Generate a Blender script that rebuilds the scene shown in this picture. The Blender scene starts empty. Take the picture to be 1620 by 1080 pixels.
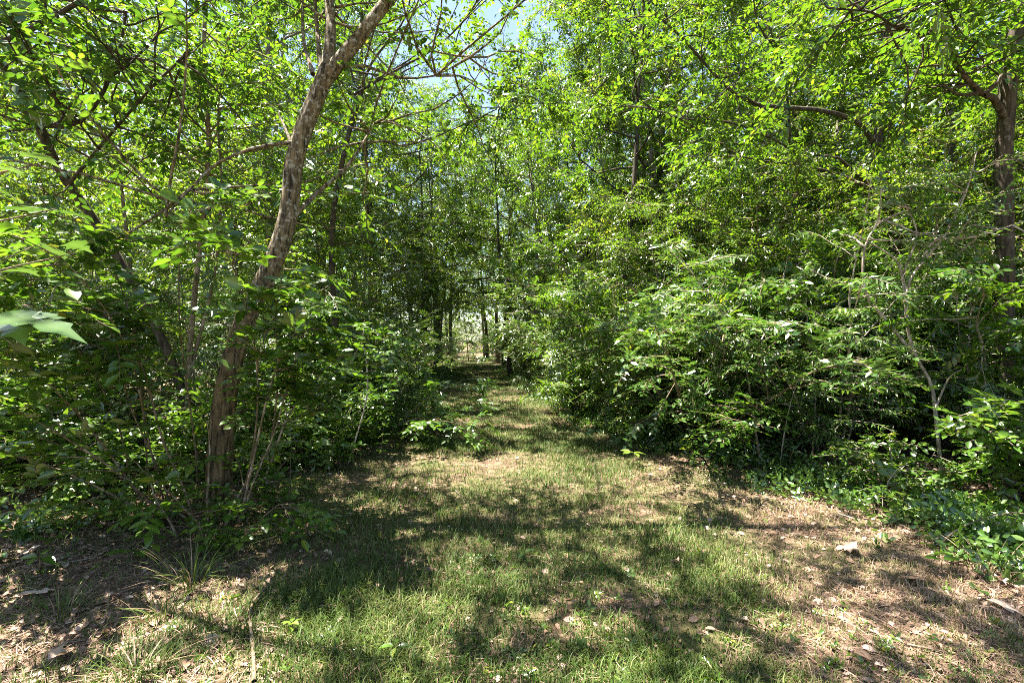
import bpy, math
import numpy as np
from mathutils import Matrix, Vector, Euler

sc = bpy.context.scene
C = sc.collection
rng = np.random.default_rng(11)
R = math.radians

# ------------------------------------------------------------------ camera, sky, sun, exposure
F = 765.0                      # focal length in pixels of a 1620 px wide picture (17 mm on 36 mm)
EYE = 1.6
cam_d = bpy.data.cameras.new('camera'); cam = bpy.data.objects.new('camera', cam_d); C.objects.link(cam)
cam_d.sensor_width = 36.0; cam_d.lens = 17.0; cam_d.clip_start = 0.05; cam_d.clip_end = 2000
cam.location = (0, 0, EYE); cam.rotation_euler = (R(90), 0, 0)
sc.camera = cam

SUN_AZ, SUN_EL = R(-68), R(70)           # azimuth from the view direction (+Y), negative towards -X
sun_dir = Vector((math.sin(SUN_AZ)*math.cos(SUN_EL), math.cos(SUN_AZ)*math.cos(SUN_EL), math.sin(SUN_EL)))
w = bpy.data.worlds.new('World'); sc.world = w; w.use_nodes = True
nt = w.node_tree; nt.nodes.clear()
sky = nt.nodes.new('ShaderNodeTexSky'); sky.sky_type = 'NISHITA'; sky.sun_disc = False
sky.sun_elevation = SUN_EL; sky.sun_rotation = SUN_AZ; sky.air_density = 1.0; sky.dust_density = 0.8; sky.ozone_density = 1.0
bg = nt.nodes.new('ShaderNodeBackground'); bg.inputs['Strength'].default_value = 0.05
wo = nt.nodes.new('ShaderNodeOutputWorld')
nt.links.new(sky.outputs[0], bg.inputs[0]); nt.links.new(bg.outputs[0], wo.inputs[0])
sl = bpy.data.lights.new('sun', 'SUN'); sl.energy = 5.0; sl.angle = R(0.53); sl.color = (1.0, 0.955, 0.88)
so = bpy.data.objects.new('sun', sl); C.objects.link(so)
so.rotation_euler = sun_dir.to_track_quat('Z', 'Y').to_euler(); so.location = sun_dir*60
sc.view_settings.view_transform = 'Standard'; sc.view_settings.look = 'None'
sc.view_settings.exposure = 2.88; sc.view_settings.gamma = 1.0; sc.view_settings.use_white_balance = True; sc.view_settings.white_balance_temperature = 6800; sc.view_settings.use_curve_mapping = False
cy = sc.cycles
cy.max_bounces = 4; cy.diffuse_bounces = 2; cy.glossy_bounces = 2; cy.transmission_bounces = 2; cy.transparent_max_bounces = 4
cy.use_denoising = False; cy.filter_width = 0.95; cy.sample_clamp_indirect = 4.0; cy.blur_glossy = 0.5
cy.caustics_reflective = False; cy.caustics_refractive = False

# ------------------------------------------------------------------ small tools
def at(px, py, d):
    """a point d metres ahead of the viewer that shows at pixel (px, py)"""
    return np.array([(px-810.0)/F*d, d, EYE-(py-540.0)/F*d])

def nrm(v):
    return v/np.maximum(np.linalg.norm(v, axis=-1, keepdims=True), 1e-9)

_tab = np.random.default_rng(3).random((64, 64))
def vnoise(x, y):
    x = np.asarray(x, float); y = np.asarray(y, float)
    xi = np.floor(x).astype(int); yi = np.floor(y).astype(int); fx = x-xi; fy = y-yi
    fx = fx*fx*(3-2*fx); fy = fy*fy*(3-2*fy)
    g = lambda a, b: _tab[a % 64, b % 64]
    return (g(xi, yi)*(1-fx)+g(xi+1, yi)*fx)*(1-fy)+(g(xi, yi+1)*(1-fx)+g(xi+1, yi+1)*fx)*fy
def fbm(x, y):
    return 0.5*vnoise(x, y)+0.3*vnoise(x*2.1+7, y*2.1+3)+0.2*vnoise(x*4.3+1, y*4.3+9)

def path_x(y):
    y = np.asarray(y, float)
    return np.where(y < 8, -0.2+0*y, -0.2-0.1*(y-8))
def path_half(y):
    y = np.asarray(y, float)
    return np.interp(y, [0, 4, 7, 10, 20, 40, 70], [4.5, 3.4, 2.3, 1.55, 1.3, 1.2, 1.6])
def gz(x, y):
    x = np.asarray(x, float); y = np.asarray(y, float)
    off = np.abs(x-path_x(y))-path_half(y)
    bank = np.clip(off, 0, 6)*0.035
    return 0.09*(fbm(x*0.7+20, y*0.7+20)-0.5)+0.03*(fbm(x*2.7, y*2.7)-0.5)+bank

def mesh_of(name, V, faces, mats, tint=None, smooth=True, fmat=None):
    """faces: list of (m,k) int arrays"""
    me = bpy.data.meshes.new(name)
    V = np.asarray(V, np.float32)
    me.vertices.add(len(V)); me.vertices.foreach_set('co', V.ravel())
    li = np.concatenate([f.ravel() for f in faces]).astype(np.int32)
    tot = np.concatenate([np.full(len(f), f.shape[1]) for f in faces]).astype(np.int32)
    st = np.concatenate([[0], np.cumsum(tot)[:-1]]).astype(np.int32)
    me.loops.add(len(li)); me.loops.foreach_set('vertex_index', li)
    me.polygons.add(len(tot)); me.polygons.foreach_set('loop_start', st); me.polygons.foreach_set('loop_total', tot)
    me.polygons.foreach_set('use_smooth', np.full(len(tot), smooth, bool))
    if fmat is not None: me.polygons.foreach_set('material_index', np.asarray(fmat, np.int32))
    for m in (mats if isinstance(mats, (list, tuple)) else [mats]): me.materials.append(m)
    if tint is not None:
        a = me.attributes.new('tint', 'FLOAT', 'POINT'); a.data.foreach_set('value', np.asarray(tint, np.float32))
    me.update(calc_edges=True)
    return me

def link(name, data, parent=None, loc=None, kind=None):
    o = bpy.data.objects.new(name, data); C.objects.link(o)
    if parent is not None: o.parent = parent
    if loc is not None: o.location = loc
    if kind: o['kind'] = kind
    return o
def thing(name, label, cat, loc, rotz=0, scale=1.0, group=None):
    o = link(name, None, loc=tuple(float(v) for v in loc)); o.rotation_euler = (0, 0, rotz); o.scale = (scale,)*3
    o.empty_display_size = 0.2
    o['label'] = label; o['category'] = cat
    if group: o['group'] = group
    return o
def tag(o, label, cat, group=None):
    o['label'] = label; o['category'] = cat
    if group: o['group'] = group
    return o
def copy_thing(src, loc, rotz, scale, label, group=None):
    r = src.copy(); C.objects.link(r); r.location = tuple(float(v) for v in loc); r.rotation_euler = (0, 0, rotz); r.scale = (scale,)*3
    r['label'] = label
    if group: r['group'] = group
    for ch in src.children:
        c = ch.copy(); C.objects.link(c); c.parent = r
        for g in ch.children:
            d = g.copy(); C.objects.link(d); d.parent = c
    return r

class Geo:
    def __init__(s): s.V = []; s.Fc = []; s.T = []; s.n = 0
    def add(s, V, F_, T=None):
        s.V.append(V); s.Fc.append(np.asarray(F_)+s.n); s.n += len(V)
        s.T.append(np.zeros(len(V)) if T is None else T)
    def mesh(s, name, mats, smooth=True):
        return mesh_of(name, np.concatenate(s.V), s.Fc, mats, np.concatenate(s.T), smooth)

# ------------------------------------------------------------------ branches and leaves
def grow(P0, D0, L, k, wob=0.2, lift=0.0):
    """m wandering branches of k points"""
    m = len(P0); L = np.broadcast_to(np.asarray(L, float), (m,))
    p = np.array(P0, float); d = nrm(np.array(D0, float)); out = [p.copy()]
    for i in range(k-1):
        d = nrm(d+rng.normal(0, wob, (m, 3))+np.array([0, 0, lift]))
        p = p+d*(L/(k-1))[:, None]; out.append(p.copy())
    return np.stack(out, 1)
def sample_on(pts, n, t0=0.2, t1=1.0):
    m, k, _ = pts.shape
    t = t0+(t1-t0)*((np.arange(n)[None, :]+rng.random((m, n)))/n)
    f = np.clip(t, 0, 0.9999)*(k-1); i = f.astype(int); u = (f-i)[..., None]; a = np.arange(m)[:, None]
    A, B = pts[a, i], pts[a, i+1]
    return (A+(B-A)*u).reshape(-1, 3), nrm(B-A).reshape(-1, 3), t.reshape(-1)
def tubes(pts, rad, sides=5, jitter=0.0, flute=0.0, cap=False):
    """pts (m,k,3), rad (m,k) -> V, quads"""
    m, k, _ = pts.shape
    T = np.empty_like(pts); T[:, 1:-1] = pts[:, 2:]-pts[:, :-2]; T[:, 0] = pts[:, 1]-pts[:, 0]; T[:, -1] = pts[:, -1]-pts[:, -2]
    T = nrm(T); ref = np.zeros((m, 1, 3)); ref[..., 0] = 1.0
    horiz = np.abs(T[:, :1, 0]) > 0.85
    ref = np.where(horiz[..., None], np.array([0, 1.0, 0]), ref)
    U = nrm(np.cross(T, np.broadcast_to(ref, T.shape))); W = np.cross(T, U)
    a = np.arange(sides)*2*np.pi/sides
    r = rad[:, :, None]*np.ones(sides)
    if flute: r = r*(1+flute*np.sin(a*5+1.3)[None, None]*np.linspace(1, .3, k)[None, :, None]+flute*.7*np.sin(a*3+.4)[None, None])
    if jitter: r = r*(1+rng.normal(0, jitter, r.shape))
    V = pts[:, :, None]+r[..., None]*(np.cos(a)[None, None, :, None]*U[:, :, None]+np.sin(a)[None, None, :, None]*W[:, :, None])
    base = (np.arange(m)*k*sides)[:, None, None]+(np.arange(k-1)*sides)[None, :, None]
    j = np.arange(sides)[None, None, :]; j2 = (j+1) % sides
    Q = np.stack([base+j, base+j2, base+sides+j2, base+sides+j], -1).reshape(-1, 4)
    return V.reshape(-1, 3), Q
def smooth_line(ctrl, k):
    """Catmull-Rom through control points, k samples"""
    P = np.asarray(ctrl, float); P = np.vstack([2*P[0]-P[1], P, 2*P[-1]-P[-2]])
    n = len(P)-3; t = np.linspace(0, n-1e-6, k); i = t.astype(int); u = (t-i)[:, None]
    a, b, c, d = P[i], P[i+1], P[i+2], P[i+3]
    return 0.5*((2*b)+(c-a)*u+(2*a-5*b+4*c-d)*u**2+(3*b-a-3*c+d)*u**3)

# leaf shapes: along +X, unit length, normal +Z
LEAF2 = (np.array([[0, 0, 0], [.42, -.25, .05], [1, 0, -.05], [.42, .25, .05]]), np.array([[0, 1, 2], [0, 2, 3]]))
LEAF4 = (np.array([[0, 0, 0], [.25, -.2, .04], [.6, -.23, .04], [1, 0, -.1], [.6, .23, .04], [.25, .2, .04]]),
         np.array([[0, 1, 2], [0, 2, 3], [0, 3, 4], [0, 4, 5]]))
NARROW = (np.array([[0, 0, 0], [.4, -.15, .03], [1, 0, -.12], [.4, .15, .03]]), np.array([[0, 1, 2], [0, 2, 3]]))
def big_leaf(width, curl=.16, fold=.08, wave=.02, seed=0):
    r = np.random.default_rng(seed)
    xs = np.array([0, .1, .26, .45, .64, .82, .93, 1.0]); hw = np.array([0, .55, .92, 1., .84, .5, .2, 0])*width
    V = []; n = len(xs)
    for x, h in zip(xs, hw):
        z = -curl*x*x
        V += [[x, -h, z+fold*h/width*.9+r.normal(0, wave)*(h > 0)], [x, 0, z], [x, h, z+fold*h/width*.9+r.normal(0, wave)*(h > 0)]]
    Fq = []
    for i in range(n-1):
        a = 3*i; b = a+3
        Fq += [[a, b, b+1, a+1], [a+1, b+1, b+2, a+2]]
    stalk = np.array([[-.2, -.012, .02], [-.2, .012, .02], [.05, .014, 0], [.05, -.014, 0]])
    V = np.vstack([np.array(V), stalk]); Fq.append([3*n, 3*n+3, 3*n+2, 3*n+1])
    return V, np.array(Fq)
def lobed_leaf(seed=0):
    """palmate leaf with pointed lobes"""
    r = np.random.default_rng(seed)
    ol = [(0, 0), (.02, -.16), (-.06, -.42), (.18, -.34), (.30, -.56), (.40, -.36), (.50, -.40), (.50, -.20), (.68, -.26), (.74, -.12), (1.02, 0)]
    V = []; k = len(ol)
    right = [[x, y, -.24*x*x+.22*abs(y)-.42*y*y+r.normal(0, .012)] for x, y in ol]
    left = [[x, -y, -.24*x*x+.22*abs(y)-.42*y*y+r.normal(0, .012)] for x, y in ol[1:-1]]
    mid = [[x, 0, -.16*x*x-.02] for x in (.15, .35, .55, .75)]
    V = np.array(right+left+mid)
    L0 = k; M0 = k+k-2
    near = lambda x: M0+int(np.argmin(np.abs(np.array([.15, .35, .55, .75])-max(x, .1))))
    T = []
    for i in range(k-1):
        a, b = i, i+1; m1 = near(ol[i][0]); m2 = near(ol[i+1][0])
        T.append([a, b, m1]);
        if m2 != m1: T.append([b, m2, m1])
        la = 0 if i == 0 else L0+i-1; lb = k-1 if i == k-2 else L0+i
        T.append([lb, la, m1])
        if m2 != m1: T.append([lb, m1, m2])
    return V, np.array(T)

def leaf_frames(X, N):
    X = nrm(X); Y = nrm(np.cross(N, X)); Z = np.cross(X, Y)
    return np.stack([X, Y, Z], -1)          # columns
def spray(P, D, L, n, ll, tilt=0.3, droop=0.25, ang=1.05, pair=True, hang=0.0):
    """leaves along a twig: returns leaf positions, frames, sizes, and the twigs' own points"""
    m = len(P); D = nrm(D)
    N = nrm(np.array([0, 0, 1.0])+rng.normal(0, tilt, (m, 3))); S = nrm(np.cross(N, D)); N = np.cross(D, S)
    t = (np.arange(n)+1.0)/n
    ends = np.array([0, .5, 1.0])
    q = lambda tt: P[:, None]+D[:, None]*(L[:, None]*tt[None])[..., None]-np.array([0, 0, 1.])*((L[:, None]*tt[None]**2)*droop)[..., None]
    pos = q(t)
    side = np.where(np.arange(n) % 2 == 0, 1.0, -1.0)[None, :]
    th = ang*(0.8+0.4*rng.random((m, n)))*side; th[:, -1] *= 0.15
    X = D[:, None]*np.cos(th)[..., None]+S[:, None]*np.sin(th)[..., None]
    X = X+rng.normal(0, .16, X.shape)-np.array([0, 0, 1.])*(hang*(0.5+rng.random((m, n))))[..., None]
    Nn = N[:, None]+rng.normal(0, .28, X.shape)
    sz = ll*(0.65+0.5*rng.random((m, n)))
    return pos.reshape(-1, 3), leaf_frames(X.reshape(-1, 3), Nn.reshape(-1, 3)), sz.reshape(-1), q(ends)
def leaf_mesh(leaves, shape, geo, tint_bias=0.0):
    P, Fr, s = leaves; T, Fc = shape; k = len(T)
    V = P[:, None]+np.einsum('nij,kj->nki', Fr, T)*s[:, None, None]
    m = len(P)
    Fa = (np.arange(m)*k)[:, None, None]+Fc[None]
    tint = np.repeat(np.clip(rng.normal(0.48+tint_bias, .23, m), 0, 1), k)
    geo.add(V.reshape(-1, 3), Fa.reshape(-1, Fc.shape[1]), tint)
def cat(*ls):
    return tuple(np.concatenate([l[i] for l in ls]) for i in range(3))

# ------------------------------------------------------------------ materials
def new_mat(name):
    m = bpy.data.materials.new(name); m.use_nodes = True
    n = m.node_tree; n.nodes.clear(); return m, n.nodes, n.links
def leaf_mat(name, stops, trans_gain, trans=0.42, rough=0.38, spec=0.5):
    m, N, L = new_mat(name)
    at_ = N.new('ShaderNodeAttribute'); at_.attribute_name = 'tint'
    oi = N.new('ShaderNodeObjectInfo')
    ad = N.new('ShaderNodeMath'); ad.operation = 'MULTIPLY_ADD'; ad.inputs[1].default_value = 0.36; L.new(oi.outputs['Random'], ad.inputs[0]); L.new(at_.outputs['Fac'], ad.inputs[2])
    sb = N.new('ShaderNodeMath'); sb.operation = 'SUBTRACT'; sb.inputs[1].default_value = 0.18; L.new(ad.outputs[0], sb.inputs[0])
    cr = N.new('ShaderNodeValToRGB'); L.new(sb.outputs[0], cr.inputs[0])
    el = cr.color_ramp.elements
    el[0].position, el[0].color = stops[0][0], (*stops[0][1], 1); el[1].position, el[1].color = stops[-1][0], (*stops[-1][1], 1)
    for p, c in stops[1:-1]: e = el.new(p); e.color = (*c, 1)
    pb = N.new('ShaderNodeBsdfPrincipled'); L.new(cr.outputs[0], pb.inputs['Base Color'])
    pb.inputs['Roughness'].default_value = rough; pb.inputs['Specular IOR Level'].default_value = spec
    mx = N.new('ShaderNodeMix'); mx.data_type = 'RGBA'; mx.blend_type = 'MULTIPLY'; mx.inputs[0].default_value = 1
    L.new(cr.outputs[0], mx.inputs[6]); mx.inputs[7].default_value = (*trans_gain, 1)
    tr = N.new('ShaderNodeBsdfTranslucent'); L.new(mx.outputs[2], tr.inputs[0])
    ms = N.new('ShaderNodeMixShader'); ms.inputs[0].default_value = trans; L.new(pb.outputs[0], ms.inputs[1]); L.new(tr.outputs[0], ms.inputs[2])
    o = N.new('ShaderNodeOutputMaterial'); L.new(ms.outputs[0], o.inputs[0]); return m
def bark_mat(name, dark, mid, pale, pale_amt=.5, zs=5.0, sc_=9.0, bump=.6, spot=7.0, z_lo=None, z_hi=None):
    m, N, L = new_mat(name)
    tc = N.new('ShaderNodeTexCoord'); mp = N.new('ShaderNodeMapping'); mp.inputs['Scale'].default_value = (sc_, sc_, sc_/zs); L.new(tc.outputs['Object'], mp.inputs[0])
    n1 = N.new('ShaderNodeTexNoise'); n1.inputs['Scale'].default_value = 3; n1.inputs['Detail'].default_value = 7; n1.inputs['Roughness'].default_value = .65; L.new(mp.outputs[0], n1.inputs[0])
    n2 = N.new('ShaderNodeTexNoise'); n2.inputs['Scale'].default_value = spot; n2.inputs['Detail'].default_value = 8; n2.inputs['Roughness'].default_value = .7; L.new(tc.outputs['Object'], n2.inputs[0])
    cr = N.new('ShaderNodeValToRGB'); L.new(n1.outputs[0], cr.inputs[0]); e = cr.color_ramp.elements
    e[0].position, e[0].color = .38, (*dark, 1); e[1].position, e[1].color = .60, (*mid, 1)
    c2 = N.new('ShaderNodeValToRGB'); L.new(n2.outputs[0], c2.inputs[0]); e = c2.color_ramp.elements
    e[0].position, e[0].color = .62-.24*pale_amt, (0, 0, 0, 1); e[1].position, e[1].color = .70-.2*pale_amt, (1, 1, 1, 1)
    fac = c2.outputs[0]
    if z_lo is not None:      # lichen grows on the upper trunk only
        sp = N.new('ShaderNodeSeparateXYZ'); L.new(tc.outputs['Object'], sp.inputs[0])
        mr = N.new('ShaderNodeMapRange'); mr.inputs[1].default_value = z_lo; mr.inputs[2].default_value = z_hi; L.new(sp.outputs[2], mr.inputs[0])
        ml_ = N.new('ShaderNodeMath'); ml_.operation = 'MULTIPLY'; L.new(mr.outputs[0], ml_.inputs[0]); L.new(fac, ml_.inputs[1]); fac = ml_.outputs[0]
    mx = N.new('ShaderNodeMix'); mx.data_type = 'RGBA'; L.new(fac, mx.inputs[0]); L.new(cr.outputs[0], mx.inputs[6]); mx.inputs[7].default_value = (*pale, 1)
    pb = N.new('ShaderNodeBsdfPrincipled'); pb.inputs['Roughness'].default_value = .85; pb.inputs['Specular IOR Level'].default_value = .25; L.new(mx.outputs[2], pb.inputs['Base Color'])
    bp = N.new('ShaderNodeBump'); bp.inputs['Strength'].default_value = bump; bp.inputs['Distance'].default_value = .03; L.new(n1.outputs[0], bp.inputs['Height']); L.new(bp.outputs[0], pb.inputs['Normal'])
    o = N.new('ShaderNodeOutputMaterial'); L.new(pb.outputs[0], o.inputs[0]); return m
def tint_mat(name, stops, rough=.8, trans=0.0, spec=.3):
    return leaf_mat(name, stops, (1.2, 1.2, 1.0), trans, rough, spec)

M_TREE = leaf_mat('tree leaf', [(0, (.022, .066, .007)), (.5, (.060, .122, .012)), (.95, (.110, .175, .020)), (1, (.16, .185, .022))], (2.7, 2.5, 1.0), .36, .28, .8)
M_SHRUB = leaf_mat('shrub leaf', [(0, (.028, .076, .014)), (.55, (.066, .130, .024)), (.96, (.120, .180, .044)), (1, (.17, .18, .04))], (2.1, 2.1, 1.0), .26, .26, .9)
M_NEAR = leaf_mat('near leaf', [(0, (.026, .070, .010)), (.55, (.056, .118, .014)), (.96, (.098, .158, .022)), (1, (.17, .18, .03))], (2.3, 2.3, 1.0), .30, .28, .8)
M_GRASS = tint_mat('grass blade', [(0, (.036, .072, .010)), (.42, (.078, .118, .018)), (.6, (.17, .17, .065)), (.78, (.25, .165, .105)), (1, (.40, .285, .215))], .6, .22)
M_STRAW = tint_mat('dry straw', [(0, (.095, .055, .038)), (.5, (.24, .15, .105)), (1, (.47, .335, .265))], .75, .1)
M_LITTER = tint_mat('dead leaf', [(0, (.09, .055, .035)), (.5, (.28, .18, .12)), (1, (.55, .42, .35))], .7, .12)
M_BARK_MAIN = bark_mat('lichen bark', (.018, .013, .008), (.20, .145, .075), (.34, .32, .25), .42, 5.5, 9, 1.0, 24, .7, 2.6)
M_BARK_DARK = bark_mat('dark bark', (.022, .017, .012), (.085, .065, .045), (.16, .14, .11), .2)
M_BARK_GREY = bark_mat('grey bark', (.06, .05, .04), (.20, .165, .135), (.36, .32, .28), .4)
M_TWIG = bark_mat('twig bark', (.07, .05, .03), (.20, .15, .095), (.34, .28, .21), .4, 3, 20, .2)
M_TWIG_PALE = bark_mat('pale twig bark', (.14, .11, .08), (.34, .28, .22), (.48, .42, .36), .5, 3, 20, .2)

# ------------------------------------------------------------------ ground
def ground_mat():
    m, N, L = new_mat('forest floor')
    tc = N.new('ShaderNodeTexCoord')
    def noise(s, d=6, r=.6):
        n = N.new('ShaderNodeTexNoise'); n.inputs['Scale'].default_value = s; n.inputs['Detail'].default_value = d; n.inputs['Roughness'].default_value = r
        L.new(tc.outputs['Object'], n.inputs[0]); return n
    n1 = noise(9); n2 = noise(1.3, 4); n3 = noise(60, 4)
    cr = N.new('ShaderNodeValToRGB'); L.new(n1.outputs[0], cr.inputs[0]); e = cr.color_ramp.elements
    e[0].position, e[0].color = .3, (.04, .026, .016, 1); e[1].position, e[1].color = .72, (.22, .15, .105, 1)
    k = e.new(.5); k.color = (.11, .072, .047, 1)
    c2 = N.new('ShaderNodeValToRGB'); L.new(n2.outputs[0], c2.inputs[0]); e = c2.color_ramp.elements
    e[0].position, e[0].color = .42, (0, 0, 0, 1); e[1].position, e[1].color = .62, (.6, .6, .6, 1)
    mx = N.new('ShaderNodeMix'); mx.data_type = 'RGBA'; L.new(c2.outputs[0], mx.inputs[0]); L.new(cr.outputs[0], mx.inputs[6]); mx.inputs[7].default_value = (.065, .085, .022, 1)
    pb = N.new('ShaderNodeBsdfPrincipled'); pb.inputs['Roughness'].default_value = .95; pb.inputs['Specular IOR Level'].default_value = .15
    L.new(mx.outputs[2], pb.inputs['Base Color'])
    bp = N.new('ShaderNodeBump'); bp.inputs['Strength'].default_value = .8; bp.inputs['Distance'].default_value = .03
    L.new(n3.outputs[0], bp.inputs['Height']); L.new(bp.outputs[0], pb.inputs['Normal'])
    o = N.new('ShaderNodeOutputMaterial'); L.new(pb.outputs[0], o.inputs[0]); return m
def axis(a, b, fine_a, fine_b, step, nfar):
    core = np.arange(fine_a, fine_b+1e-6, step)
    lo = fine_a-(np.geomspace(1, 1+fine_a-a, nfar)-1)[1:][::-1] if a < fine_a else np.array([])
    hi = fine_b+(np.geomspace(1, 1+b-fine_b, nfar)-1)[1:] if b > fine_b else np.array([])
    return np.concatenate([lo, core, hi])
xs = axis(-900, 900, -9, 9, .1, 24); ys = axis(-900, 1500, -2, 22, .1, 26)
gx, gy = np.meshgrid(xs, ys)
nx, ny = len(xs), len(ys)
i, j = np.meshgrid(np.arange(nx-1), np.arange(ny-1))
q = (j*nx+i).ravel()
me = mesh_of('ground', np.stack([gx.ravel(), gy.ravel(), gz(gx, gy).ravel()], 1), [np.stack([q, q+1, q+nx+1, q+nx], 1)], ground_mat())
link('ground', me, kind='structure')

# ------------------------------------------------------------------ plant makers (built round the origin, z = 0 at the foot)
def build_tree(root, h, crown_r, t0, trunk_r, nl, ns, nt_, n_leaf, ll, bark, lmat, shape=LEAF2, lean=(0, 0), up=.55, hang=.45, trunk=None, sides=9):
    k = 12
    if trunk is None:
        zz = np.linspace(0, 1, k)
        wob = np.cumsum(rng.normal(0, .018*h/ k*3, (k, 2)), 0); wob -= wob[0]
        trunk = np.stack([wob[:, 0]+lean[0]*zz, wob[:, 1]+lean[1]*zz, zz*h-.1*(zz == 0)], 1)
    k = len(trunk)
    rr = trunk_r*(1-np.linspace(0, 1, k)**.9*.88); rr[0] *= 1.35
    g = Geo(); g.add(*tubes(trunk[None], rr[None], sides, .03, .05))
    P, D, t = sample_on(trunk[None], nl, t0, .98)
    a = np.arange(nl)*2.4+rng.random(nl)*.8
    el = up*(.35+.9*t)
    D = np.stack([np.cos(a)*np.cos(el), np.sin(a)*np.cos(el), np.sin(el)], 1)
    u = (t-t0)/(1-t0); prof = np.sin(np.pi*np.clip(.18+.72*u, 0, 1))
    limbs = grow(P, D, crown_r*(.35+.75*prof)*(.8+.4*rng.random(nl)), 7, .16, .03)
    lr = trunk_r*(.12+.26*(1-t))[:, None]*np.linspace(1, .22, 7)[None]
    g.add(*tubes(limbs, lr, 6, .04))
    link('trunk', g.mesh('trunk', bark), root)
    P, T, t = sample_on(limbs, ns, .22, 1)
    D = nrm(T*.7+rng.normal(0, .75, T.shape)*np.array([1, 1, .6]))
    sec = grow(P, D, crown_r*(.20+.16*rng.random(len(P))), 5, .22, -.02)
    g = Geo(); g.add(*tubes(sec, np.full(sec.shape[:2], 1.)*np.linspace(.014, .004, 5)[None]*(1+trunk_r*2), 4))
    P, T, t = sample_on(sec, nt_, .15, 1)
    D = nrm(T*.5+rng.normal(0, .8, T.shape)*np.array([1, 1, .5]))
    lv = spray(P, D, .28+.25*rng.random(len(P)), n_leaf, ll, .45, .3, .95, hang=hang)
    tw = lv[3]; g.add(*tubes(tw, np.full(tw.shape[:2], .0025), 3))
    link('branches', g.mesh('branches', bark), root, kind='stuff')
    g = Geo(); leaf_mesh(lv[:3], shape, g); link('crown', g.mesh('crown', lmat), root, kind='stuff')

def shrub_frame(n_stem, h, r, spread, base_r, k=9, arch=-.07):
    a = np.arange(n_stem)*2.4+rng.random(n_stem)
    el = np.clip(rng.normal(1.12, spread, n_stem), .45, 1.5)
    D = np.stack([np.cos(a)*np.cos(el), np.sin(a)*np.cos(el), np.sin(el)], 1)
    P = np.stack([np.cos(a), np.sin(a), 0*a], 1)*base_r*rng.random((n_stem, 1)); P[:, 2] = -.05
    return grow(P, D, np.hypot(h, r*.6)*(.7+.45*rng.random(n_stem)), k, .10, arch)
def shrub_leaves(stems, r, ns, nt_, n_leaf, ll, t0=.25, sl=.36, tilt=.25, hang=.05):
    P, T, t = sample_on(stems, ns, t0, 1)
    o = nrm(P*np.array([1, 1, 0])+1e-3)
    D = nrm(T*.35+o*.35+rng.normal(0, .7, T.shape)*np.array([1, 1, .3]))
    sec = grow(P, D, r*(sl+sl*rng.random(len(P)))*(1.15-.55*t), 5, .15, -.03)
    P, T, t = sample_on(sec, nt_, .2, 1)
    D = nrm(T*.6+rng.normal(0, .7, T.shape)*np.array([1, 1, .25]))
    lv = spray(P, D, .16+.16*rng.random(len(P)), n_leaf, ll, tilt, .2, 1.1, hang=hang)
    return sec, lv
def build_shrub(root, h, r, n_stem, ns, nt_, n_leaf, ll, lmat, bark, shape=LEAF2, t0=.2, stem_r=.014, **kw):
    stems = shrub_frame(n_stem, h, r, .22, .25)
    g = Geo(); g.add(*tubes(stems, stem_r*np.linspace(1.2, .3, stems.shape[1])[None]*(.7+.6*rng.random((len(stems), 1))), 5, .05)); link('stems', g.mesh('stems', bark), root, kind='stuff')
    sec, lv = shrub_leaves(stems, r, ns, nt_, n_leaf, ll, t0, **kw)
    g = Geo(); g.add(*tubes(sec, np.full(sec.shape[:2], 1.)*np.linspace(.008, .003, 5)[None], 4)); g.add(*tubes(lv[3], np.full(lv[3].shape[:2], .0022), 3))
    link('branches', g.mesh('branches', bark), root, kind='stuff')
    g = Geo(); leaf_mesh(lv[:3], shape, g); link('foliage', g.mesh('foliage', lmat), root, kind='stuff')

def near_leaves(root, lv, meshes, n_single, mat_foliage, shape, dmin=0.0):
    """the leaves that show largest become single leaf parts, the rest one foliage part; root must be unrotated and unscaled"""
    P, Fr, s = lv; W = P+np.array(root.location)
    d = W[:, 1]; px = 810+F*W[:, 0]/np.maximum(d, .1); py = 540-F*(W[:, 2]-EYE)/np.maximum(d, .1)
    vis = (d > .3) & (px > -10) & (px < 1630) & (py > -10) & (py < 1090)
    size = np.where(vis, s*F/np.maximum(d, .3), 0)
    order = np.argsort(-size)[:n_single]; order = order[size[order] > 9]
    keep = np.ones(len(P), bool); keep[order] = False
    for c, q in enumerate(order):
        o = bpy.data.objects.new('leaf', meshes[c % len(meshes)]); C.objects.link(o); o.parent = root
        M = np.eye(4); M[:3, :3] = Fr[q]*s[q]; M[:3, 3] = P[q]; o.matrix_local = Matrix(M.tolist())
    if keep.any() and shape is not None:
        g = Geo(); leaf_mesh((P[keep], Fr[keep], s[keep]), shape, g); link('foliage', g.mesh('foliage', mat_foliage), root, kind='stuff')
def leaf_set(widths, mat, fn=big_leaf):
    out = []
    for q, wd in enumerate(widths):
        V, Fq = fn(wd, seed=q) if fn is big_leaf else fn(seed=q)
        out.append(mesh_of('leaf', V, [Fq], mat, np.clip(.15+.5*q/max(1, len(widths)-1)+.45*np.exp(-np.abs(V[:, 1])*(30 if fn is big_leaf else 14)), 0, .94)))
    return out
LV_OVAL = leaf_set([.27, .30, .25, .28, .32], M_NEAR)
LV_POINT = leaf_set([.22, .20, .24, .21], M_NEAR)
M_MAPLE = leaf_mat('lobed leaf', [(0, (.030, .075, .018)), (1, (.100, .165, .05))], (2.0, 2.1, 1.0), .2, .26, 1.0)
LV_LOBED = leaf_set([1, 1, 1, 1], M_MAPLE, lobed_leaf)

def foot(x, y): return (x, y, float(gz(x, y)))

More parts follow.
